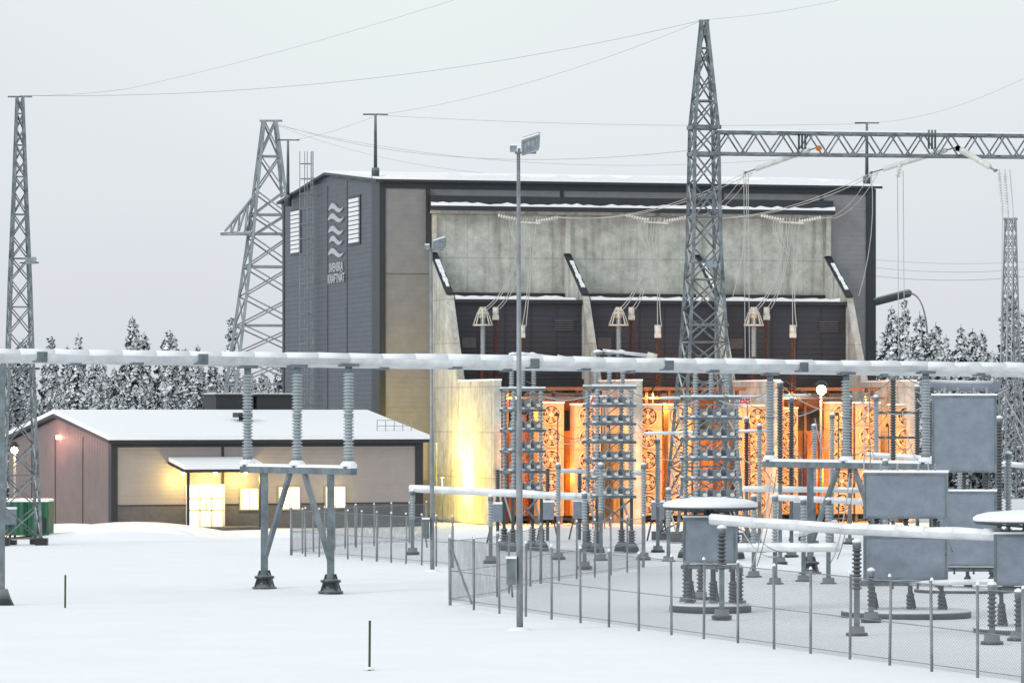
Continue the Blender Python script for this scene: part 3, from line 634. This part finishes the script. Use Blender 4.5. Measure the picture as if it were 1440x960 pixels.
# ------------------------------------------------------------------ light poles
def floodhead(mb,p,s=1.):
    mb.bar(p-V(.12,0,0),p+V(.5*s,0,0),.06,GALV); mb.bar(p,p+V(0,0,.12),.08,GALV)
    c=p+V(.3*s,-.1,.24*s)
    ax=V(.93,-.2,.3).normalized(); ay=V(-.15,-.35,.92).normalized(); n=ax.cross(ay).normalized()
    w_,h_,t_=.3*s,.21*s,.12*s
    q=[c-ax*w_*.8-ay*h_,c+ax*w_*.8-ay*h_,c+ax*w_*1.1+ay*h_,c-ax*w_*.6+ay*h_]
    mb.hexa([x-n*t_ for x in q]+[x+n*t_ for x in q],FLOOD)
    e_=[(0,1),(1,2),(2,3),(3,0)]
    for sgn in (-1,1):
        for i,j in e_: mb.bar(q[i]+n*t_*sgn,q[j]+n*t_*sgn,.05*s,GALV)
    for k in (.25,.5,.75): mb.bar(q[0].lerp(q[1],k)+n*t_*1.1,q[3].lerp(q[2],k)+n*t_*1.1,.018,GALV); mb.bar(q[0].lerp(q[1],k)-n*t_*1.1,q[3].lerp(q[2],k)-n*t_*1.1,.018,GALV)
    mb.bar(q[3],q[2],.2*s,SNOWC,.05)
    mb.obox(p+V(-.16,-.05,.02),(1,0,0),(0,1,0),.2*s,.2,.18*s,FLOOD); mb.obox(p+V(-.16,-.05,.02+.182*s),(1,0,0),(0,1,0),.2*s,.2,.04,SNOWC)
def lightpole(px,pb,pt,r0,r1,s):
    mb=MB(); g=G(px,pb); d=g.y; t=S(px-2,pt,d); mb.lathe(g-V(0,0,.2),V(t.x,t.y,t.z),[(0,r0),(t.z*.45,r0*.95),(t.z*.46,r0*.8),(t.z+.2,r1)],GALV,14)
    mb.lathe(g,g+V(0,0,1),[(0,r0*2.2),(.05,r0*2.1),(.08,r0*1.1)],GALV,14)
    floodhead(mb,V(t.x+.02,t.y,t.z+.02),s)
    mb.obox(V(g.x-.24,g.y-.12,1.25),(1,0,0),(0,1,0),.26,.2,.72,STEEL); mb.obox(V(g.x-.24,g.y-.12,1.973),(1,0,0),(0,1,0),.3,.24,.06,SNOWC)
    mb.tube((g.x-.24,g.y-.12,1.25),(g.x-.2,g.y-.12,.9),.03,STEEL)
    mb.lathe(g-V(0,0,.05),g+V(0,0,1),[(0,.35),(.08,.3),(.13,.12)],SNOWC,14)
    mb.obj('floodlight_pole')
lightpole(731,885,216,.092,.05,.95); lightpole(608,803,352,.085,.06,.9)
# ------------------------------------------------------------------ high busbars
Pd=V(.574,-.819,0); Bd=V(.819,.574,0)
C1=V(-7.25,144,0); C2=V(12.35,157.7,0); C0=C1-Bd*24; C3=C2+Bd*24
def bussupport(C,l,lg,zp=4.05,ztop=7.6):
    mb=MB(); 
    mb.bar(C-Pd*(l+.3)+V(0,0,zp),C+Pd*(l+.3)+V(0,0,zp),.26,STEEL,.22); mb.bar(C-Pd*(l+.3)+V(0,0,zp+.16),C+Pd*(l+.3)+V(0,0,zp+.16),.26,SNOWC,.1)
    for s in (-1,1):
        g=C+Pd*s*lg; mb.bar(g+V(0,0,.45),g+V(0,0,zp-.11),.24,STEEL)
        mb.bar(g+V(0,0,1.0),C+Pd*s*(lg*.22)+V(0,0,zp-.1),.15,STEEL)
        mb.lathe(g-V(0,0,.1),g+V(0,0,1),[(0,.42),(.16,.42),(.17,.3),(.42,.26),(.45,.34),(.53,.34),(.56,.2)],INSD,12)
        for k in range(4):
            a=k*math.pi/2+.6; mb.bar(g+V(.38*math.cos(a),.38*math.sin(a),.05),g+V(.18*math.cos(a),.18*math.sin(a),.62),.05,STEELD)
    for s in (-1,0,1):
        b=C+Pd*s*l; mb.tube(b+V(0,0,zp+.1),b+V(0,0,zp+.5),.17,STEEL)
        mb.ins(b+V(0,0,zp+.45),b+V(0,0,ztop-.25),.19,INS,.105,.62,12)
        mb.tube(b+V(0,0,ztop-.28),b+V(0,0,ztop-.02),.12,STEEL); mb.obox(b+V(0,0,ztop-.05),Pd,Bd,.4,.6,.1,STEEL)
        mb.tube(b+V(0,0,(zp+ztop)/2),b+V(0,0,(zp+ztop)/2+.12),.15,STEEL)
        mb.lathe(b+V(0,0,zp+.17),b+V(0,0,zp+1),[(0,.3),(.1,.26),(.18,.17)],SNOWC,10)
    mb.obj('busbar_support')
for C,l,z in ((C0,2.0,7.7),(C1,3.2,7.57),(C2,4.5,7.45),(C3,5.8,7.35)): bussupport(C,l,2.1,4.05,z)
mb=MB()
for s in (-1,0,1):
    pts=[C0+Pd*s*2.0+V(0,0,7.85),C1+Pd*s*3.2+V(0,0,7.72),C2+Pd*s*4.5+V(0,0,7.6),C3+Pd*s*5.8+V(0,0,7.5)]
    for a,b in zip(pts,pts[1:]):
        snowpipe(mb,a,b,.15)
        for t in (.27,.5,.74): 
            p=a.lerp(b,t+s*.03); mb.obox(p+V(0,0,-.19),Bd,Pd,.35,.36,.34,STEEL)
mb.obj('tubular_busbar')
mb=MB(); g=G(2,850); mb.bar(g,V(g.x,g.y,7.5),.2,STEEL); mb.lathe(g,g+V(0,0,1),[(0,.4),(.2,.3),(.5,.2)],INSD,10); mb.obj('steel_post')
# ------------------------------------------------------------------ stacked capacitor towers
def stack(px,d,wpx,ytop,ybot,pitch=27):
    mb=MB(); c=S(px,HZ,d); c.z=0; k=d/F; hw=wpx/2*k; zb=EYE+(HZ-ybot)*k; ztp=EYE+(HZ-ytop)*k
    rz=.26; ax=V(math.cos(rz),math.sin(rz),0); ay=V(-math.sin(rz),math.cos(rz),0)
    n=int(round((ybot-ytop)/pitch)); dz=(ztp-zb)/n; hd=.75
    for j in range(n+1):
        z=zb+dz*j
        for s in (-1,1):
            mb.bar(c+ay*s*hd-ax*(hw+.12)+V(0,0,z),c+ay*s*hd+ax*(hw+.12)+V(0,0,z),.1,STEEL,.12)
            mb.bar(c+ay*s*hd-ax*(hw+.1)+V(0,0,z+.1),c+ay*s*hd+ax*(hw+.1)+V(0,0,z+.1),.12,SNOWC,.07)
            mb.bar(c+ax*s*hw-ay*hd+V(0,0,z),c+ax*s*hw+ay*hd+V(0,0,z),.1,STEEL,.12)
        if j<n:
            for a in (-1,1):
                for b in (-1,1): mb.ins(c+ax*a*(hw-.1)+ay*b*hd+V(0,0,z+.06),c+ax*a*(hw-.1)+ay*b*hd+V(0,0,z+dz-.06),.13,INS,.13,.55,8)
            for q in range(3):
                x=(-.55+.55*q)*hw*1.1
                mb.obox(c+ax*x-ay*.35+V(0,0,z+.08),ax,ay,hw*.34,1.0,dz*.38,CAB)
                mb.tube(c+ax*x-ay*.9+V(0,0,z+dz*.25),c+ax*x-ay*1.12+V(0,0,z+dz*.25),.08,CREAM)
                mb.path(qc(c+ax*x-ay*1.1+V(0,0,z+dz*.25),c+ax*(x+.15)-ay*1.2+V(0,0,z+dz*.9),c+ax*(x+.3)-ay*.9+V(0,0,z+dz*.5),5),.015,CABLEP)
            mb.bar(c-ay*hd-ax*hw+V(0,0,z),c-ay*hd+ax*hw*(.2)+V(0,0,z+dz),.04,STEEL)
    for a in (-1,1):
        for b in (-1,1):
            p=c+ax*a*hw*.9+ay*b*hd
            mb.bar(p+V(0,0,.9),p+V(0,0,zb-.05),.14,STEELD); mb.ins(p+V(0,0,.35),p+V(0,0,.95),.19,INSD,.12,.6,10); mb.lathe(p,p+V(0,0,.4),[(0,.34),(.2,.3),(.38,.2)],STEELD,10)
        mb.bar(c+ax*a*hw*.9-ay*hd+V(0,0,1.1),c+ax*a*hw*.9+ay*hd+V(0,0,zb-.1),.07,STEEL)
    mb.bar(c-ax*hw*.9-ay*hd+V(0,0,1.1),c+ax*hw*.9-ay*hd+V(0,0,zb-.1),.07,STEEL); mb.bar(c+ax*hw*.9-ay*hd+V(0,0,1.1),c-ax*hw*.9-ay*hd+V(0,0,zb-.1),.07,STEEL)
    z=ztp+.1
    for q in (-1,0,1):
        p=c+ax*q*hw*.7+V(0,0,z); mb.ins(p,p+V(0,0,.95),.12,INS,.11,.6,8)
    mb.bar(c-ax*(hw+.3)+V(0,0,z+1.),c+ax*(hw+.3)+V(0,0,z+1.),.12,STEEL); mb.bar(c-ax*(hw+.3)+V(0,0,z+1.1),c+ax*(hw+.3)+V(0,0,z+1.1),.16,SNOWC,.09)
    for q in (-.6,0,.6):
        p=c+ax*q*hw+V(0,0,z+1.15); mb.tube(p,p+V(0,0,.28),.09,STEEL); mb.lathe(p+V(0,0,.28),p+V(0,0,1),[(0,.2),(.06,.19),(.11,.05)],SNOWC,10)
        mb.path([p+V(.22*math.cos(a),.22*math.sin(a),.2) for a in [i*math.pi/5 for i in range(11)]],.03,STEEL)
    mb.tube(c-ax*.3+V(0,0,z+1.5),c+ax*(hw+1.1)-ay*.4+V(0,0,z+1.25),.08,PIPE); mb.tube(c+ax*(hw+.75)-ay*.3+V(0,0,z+1.3),c+ax*(hw+1.15)-ay*.4+V(0,0,z+1.2),.15,CREAM)
    mb.obj('capacitor_stack')
stack(735,186,46,548,692); stack(857,184,56,545,698); stack(1000,176,66,560,702)
# ------------------------------------------------------------------ post insulators
def postins(px,pb,pt,frac=.5,r=.13,m=INS,base=None,arm=0):
    mb=MB(); g=G(px,pb) if base is None else S(px,HZ,base); g.z=0; d=g.y; t=EYE+(HZ-pt)/F*d
    mb.lathe(g-V(0,0,.05),g+V(0,0,1),[(0,.3),(.12,.3),(.14,.22),(.3,.2)],INSD,10)
    mb.bar(g+V(0,0,.25),g+V(0,0,t*frac),.15,STEEL); mb.ins(g+V(0,0,t*frac),g+V(0,0,t-.1),r,m,.11,.6)
    mb.tube(g+V(0,0,t-.12),g+V(0,0,t+.06),r*.85,STEEL); mb.lathe(g+V(0,0,t+.06),g+V(0,0,t+1),[(0,r),(.06,r*.8),(.1,.02)],SNOWC,8)
    mb.obj('post_insulator'); return V(g.x,g.y,t)
random.seed(5)
for a in ((580,778,692,.55),(690,790,700,.55),(822,798,696,.5),(905,785,655,.45),(785,785,655,.45),(845,788,655,.5),(940,790,690,.5),(965,850,795,.2,.13,INSD),(1015,868,745,.55,.15,INSD),(985,842,795,.2,.13,INSD),(1040,855,800,.2,.13,INSD),
          (1205,893,765,.5,.14,INSD),(1225,872,805,.3,.12,INSD),(1090,822,700,.4),(1130,818,705,.4),(1165,822,705,.4),(1060,812,700,.4),(1245,815,650,.35),(1395,905,825,.3,.13,INSD),(1432,900,835,.3,.12,INSD),
          (1405,812,590,.3,.15,INSD),(1418,830,640,.35),(925,775,620,.4),(1068,775,600,.4)):
    postins(*a)
for px,pt,d,m in ((1097,540,170,INSD),(1113,562,178,INSD),(1256,530,172,INSD),(1232,560,184,INS),(1290,545,186,INSD),(1170,585,190,INS),(1145,600,192,INS),(1050,590,196,INSB),(1195,560,196,INSB),(1350,610,176,INS)):
    postins(px,0,pt,.45,.14,m,base=d)
mb=MB()
snowpipe(mb,S(577,688,182),S(828,700,176),.12); snowpipe(mb,S(785,662,186),S(908,666,188),.08)
snowpipe(mb,S(1000,732,127),S(1185,745,124),.12); snowpipe(mb,S(1185,745,124),S(1470,757,116),.13)
snowpipe(mb,S(1015,771,150),S(1178,771,146),.12); snowpipe(mb,S(1120,752,142),S(1175,735,150),.08)
snowpipe(mb,S(1045,688,170),S(1220,690,172),.09); snowpipe(mb,S(1200,822,128),S(1420,818,124),.06)
snowpipe(mb,S(1085,700,165),S(1330,712,160),.09); snowpipe(mb,S(1220,640,178),S(1440,655,174),.09)
snowpipe(mb,S(905,610,195),S(1080,606,196),.06); snowpipe(mb,S(930,560,200),S(1140,556,202),.05)
mb.obj('low_busbar')
mb=MB(); random.seed(21)
for (a,b,s) in ((S(733,540,186),S(857,540,184),.7),(S(857,540,184),S(1000,550,176),.9),(S(1000,556,176),S(1097,540,170),.6),(S(1097,540,170),S(1256,530,172),1.2),(S(1256,530,172),S(1420,545,176),.8),
               (S(765,600,190),S(825,610,190),.6),(S(890,600,190),S(965,640,180),.7),(S(1040,640,176),S(1100,600,172),.8),(S(1215,690,130),S(1215,560,158),.0),(S(1140,600,178),S(1230,560,184),1.),
               (S(1085,665,160),S(1055,800,128),.5),(S(1195,665,158),S(1168,790,126),.6),(S(1305,650,153),S(1330,780,126),.6),(S(1030,715,150),S(1098,780,130),.6),(S(1040,570,196),S(1150,575,196),.5),(S(1290,560,186),S(1310,560,160),.3)):
    mb.path(sag(a,b,s,10),.022,CABLEP); mb.path(sag(a+V(.2,0,.15),b+V(.2,0,.1),s*.8,10),.016,CABLE)
for k in range(22):
    x=rr(1030,1430); y=rr(550,640); d=rr(165,195); mb.path(sag(S(x,y,d),S(x+rr(20,80),y+rr(-20,90),d+rr(-4,4)),rr(.2,1),8),.02,CABLEP if k%2 else CABLE)
mb.obj('jumper_conductors')
mb=MB(); mb.tube(S(1300,541,196),S(1400,543,192),.25,CAB,seg=14)
for p in (1310,1385): q=S(p,545,194.5); mb.bar(q,V(q.x,q.y,0),.2,STEELD)
mb.bar(S(1230,580,195),S(1400,580,192),.12,STEELD); mb.bar(S(1230,615,195),S(1400,615,192),.1,STEELD)
mb.obj('oil_conservator')
# ------------------------------------------------------------------ grey equipment cabinets on insulators
def cabin(px,d,wpx,tiers,disc=None,slab=True):
    mb=MB(); k=d/F; c=S(px,HZ,d); c.z=0; rz=-.12; ax=V(math.cos(rz),math.sin(rz),0); ay=V(-math.sin(rz),math.cos(rz),0); w_=wpx*k; dp=w_*.62
    zs=[(EYE+(HZ-y1)*k,EYE+(HZ-y0)*k) for y0,y1 in tiers]
    for j,(z0,z1) in enumerate(zs):
        mb.obox(c+V(0,0,z0),ax,ay,w_,dp,z1-z0,CAB)
        for zz in (z0+.04,z1-.04): mb.bar(c-ax*w_/2-ay*(dp/2+.012)+V(0,0,zz),c+ax*w_/2-ay*(dp/2+.012)+V(0,0,zz),.03,STEEL,.06)
        for sx in (-1,1): mb.bar(c+ax*sx*(w_/2-.03)-ay*(dp/2+.016)+V(0,0,z0+.08),c+ax*sx*(w_/2-.03)-ay*(dp/2+.016)+V(0,0,z1-.08),.06,STEEL,.03)
        mb.obox(c+V(0,0,z1+.003),ax,ay,w_*1.02,dp*1.02,.06,SNOWC)
        low=zs[j+1][1]+.06 if j+1<len(zs) else None
        for a in (-.7,0,.7):
            for b in (-.35,.35):
                p=c+ax*a*w_/2+ay*b*dp
                if low is not None: mb.ins(p+V(0,0,low),p+V(0,0,z0),.08,INSD,.08,.6,8)
        for a in (-.85,-.3,.3,.8):
            p=c+ax*a*w_/2-ay*(dp/2+.05)+V(0,0,z0-.06); mb.ins(p,p-V(0,0,.2),.05,INSD,.06,.5,8)
    z0=zs[-1][0]
    for s in (-1,1): mb.bar(c-ax*w_*.55+ay*s*dp*.3+V(0,0,z0-.12),c+ax*w_*.55+ay*s*dp*.3+V(0,0,z0-.12),.12,STEEL)
    for a in (-.8,.1,.85):
        for b in (-.35,.4):
            p=c+ax*a*w_/2+ay*b*dp; mb.lathe(p,p+V(0,0,z0),[(0,.2),(.12,.18),(.2,.12)],STEELD,10); mb.ins(p+V(0,0,.2),p+V(0,0,z0*.6),.12,INSD,.1,.6,10); mb.bar(p+V(0,0,z0*.6),p+V(0,0,z0-.18),.1,STEELD)
            mb.bar(p+V(.18,0,0),p+V(.05,0,z0*.6),.05,STEELD)
    if slab:
        r=w_*.78; mb.lathe(c-V(0,0,.1),c+V(0,0,1),[(0,r),(.19,r),(.2,r*.99)],STEELD,48); mb.lathe(c+V(0,0,.101),c+V(0,0,1),[(0,r*.985),(.05,r*.96),(.07,r*.4)],SNOWC,48)
    if disc:
        pr,y=disc; r=pr*k; z=EYE+(HZ-y)*k; zt_=zs[0][1]+.06
        mb.tube(c+V(0,0,zt_),c+V(0,0,z),.12,STEEL)
        for q in range(6): a=q*math.pi/3; mb.bar(c+V(.1*math.cos(a),.1*math.sin(a),z-.12),c+V(r*.95*math.cos(a),r*.95*math.sin(a),z),.05,STEEL)
        mb.lathe(c+V(0,0,z),c+V(0,0,z+1),[(0,r*.98),(.05,r)],STEELD,32); mb.lathe(c+V(0,0,z+.052),c+V(0,0,z+2),[(0,r*.99),(.09,r),(.17,r*.93),(.24,r*.75),(.3,r*.3),(.305,.02)],SNOWC,32)
    for q in (-.6,-.2,.3,.7): 
        p=c+ax*q*w_/2+V(0,0,zs[0][1]+.06); mb.ins(p,p+V(0,0,.2),.05,INS,.07,.6,8)
    mb.obj('reactor_cabinet')
cabin(1274,127,117,((664,728),(752,814)))
cabin(1356,143,90,((556,664),(690,795)))
cabin(999,131,74,((727,791),),(67,715))
cabin(1450,117,104,((750,822),),(82,735))
for px,d in ((700,196),(770,200),(815,202),(925,200),(1125,200),(1240,202)):
    mb=MB(); c=S(px,HZ,d); c.z=0; mb.bar(c,c+V(0,0,2.4),.15,STEELD); mb.obox(c+V(0,-.1,1.0),(1,0,0),(0,1,0),.6,.4,.8,CAB); mb.obox(c+V(0,-.1,1.803),(1,0,0),(0,1,0),.65,.45,.1,SNOWC); mb.bar(c+V(-.5,0,0),c+V(0,0,2.2),.08,STEELD); mb.bar(c+V(.5,0,0),c+V(0,0,2.2),.08,STEELD)
    mb.ins(c+V(0,0,2.4),c+V(0,0,3.4),.13,INSD,.11); mb.obj('control_box')
# ------------------------------------------------------------------ fences
def fence(pts,h=2.1,brace=True,step=2.5):
    mb=MB(); em=empty('chain_link_fence'); uv=[]; fm=MB(); run=0
    for a,b in zip(pts,pts[1:]):
        a=Vector(a);b=Vector(b); n=max(1,round((b-a).length/step)); d=(b-a)
        for k in range(n+1):
            p=a.lerp(b,k/n)+V(rr(-.02,.02),0,0); mb.tube(p-V(0,0,.1),p+V(rr(-.03,.03),0,h+rr(0,.06)),.036 if 0<k<n else .05,GALV,seg=8); mb.lathe(p+V(0,0,h+.05),p+V(0,0,h+1),[(0,.045),(.05,.035),(.08,.005)],SNOWC,6)
        for z in (.15,h/2,h-.04): mb.tube(a+V(0,0,z),b+V(0,0,z),.011,GALV,seg=4)
        fm.face([a+V(0,0,.05),b+V(0,0,.05),b+V(0,0,h-.03),a+V(0,0,h-.03)],CHAIN); L_=d.length; uv+=[(run,0),(run+L_,0),(run+L_,h),(run,h)]; run+=L_
        if brace: mb.bar(a+V(0,0,h*.9),a+d.normalized()*2.2+V(0,0,.1),.06,GALV)
    mb.obj('fence_posts',em); fm.obj('fence_mesh',em,uv)
fence([G(633,848),G(1440,961)],2.05)
fence([G(633,848),G(700,838),G(760,820),G(905,800)],2.0,False)
fence([G(410,778),G(530,788),G(636,797)],1.9,False,1.6)
fence([G(410,778),G(500,768),G(600,762)],1.8,False,1.8)
def stake(px,pb,pt):
    mb=MB(); g=G(px,pb); t=EYE+(HZ-pt)/F*g.y; mb.bar(g-V(0,0,.2),g+V(.01,0,t),.055,WOOD); mb.lathe(g-V(0,0,.04),g+V(0,0,1),[(0,.14),(.04,.1),(.06,.03)],SNOWC,10); mb.obj('marker_stake')
stake(91.5,855,808); stake(519.5,938,872)
mb=MB(); g=G(30,757); k=g.y/F
mb.box((g.x-75*k,g.y,.15),(g.x+38*k,g.y+2.4,1.75),GREEN); mb.box((g.x-75*k,g.y-.02,1.753),(g.x+38*k,g.y+2.42,1.86),SNOWC)
for x in (-.9,.2,1.2): mb.box((g.x+x,g.y-.06,.2),(g.x+x+.06,g.y-.003,1.7),GREEN)
mb.box((g.x+20*k,g.y-.05,.3),(g.x+34*k,g.y-.003,1.0),BLACK)
for x in (-70,30): mb.box((g.x+x*k,g.y+.1,0),(g.x+x*k+.25,g.y+2.2,.148),BLACK)
mb.obj('green_container')
mb=MB(); g=G(14,765); mb.bar(g,g+V(0,0,1.6),.12,STEELD); mb.obox(g+V(0,-.1,.9),(1,0,0),(0,1,0),.6,.3,.7,CAB); mb.obox(g+V(0,-.1,1.603),(1,0,0),(0,1,0),.64,.34,.1,SNOWC); mb.obox(g,(1,0,0),(0,1,0),.6,.6,.2,BLACK); mb.obj('control_box')
mb=MB(); random.seed(3)
def drift(x,y,rx,ry,h):
    n=18; m=5; pts=[]
    for j in range(m+1):
        t=j/m
        for i in range(n):
            a=2*math.pi*i/n; k=1+.2*noise.noise((x+math.cos(a)*2,y+math.sin(a)*2,0)); pts.append((x+rx*k*math.cos(a)*(1-t),y+ry*k*math.sin(a)*(1-t),-.1+(h+.1)*math.sin(t*math.pi/2)))
    b=len(mb.v); mb.v+=pts; mi=mb.mi(SNOW)
    for j in range(m):
        for i in range(n): mb.f.append((b+j*n+i,b+j*n+(i+1)%n,b+(j+1)*n+(i+1)%n,b+(j+1)*n+i)); mb.m.append(mi); mb.sm.append(True)
for px,py,rx,h in ((100,748,4,.45),(190,747,5,.5),(225,750,2,.35),(20,752,5,.4),(150,756,6,.35),(420,752,3,.3),(560,762,4,.3),(650,760,4,.35),(1030,800,5,.25),(880,795,5,.2)):
    g=G(px,py); drift(g.x,g.y,rx,rx*.5,h)
mb.obj('snow_drift')
# ------------------------------------------------------------------ camera
cd=bpy.data.cameras.new('camera'); co=bpy.data.objects.new('camera',cd); sc.collection.objects.link(co); sc.camera=co
co.location=(0,0,EYE); co.rotation_euler=(math.pi/2,0,0); cd.sensor_width=36; cd.lens=150; cd.shift_y=(HZ-480)/1440; cd.clip_start=1; cd.clip_end=8000
sc.view_settings.view_transform='Standard'; sc.view_settings.look='None'; sc.view_settings.exposure=0
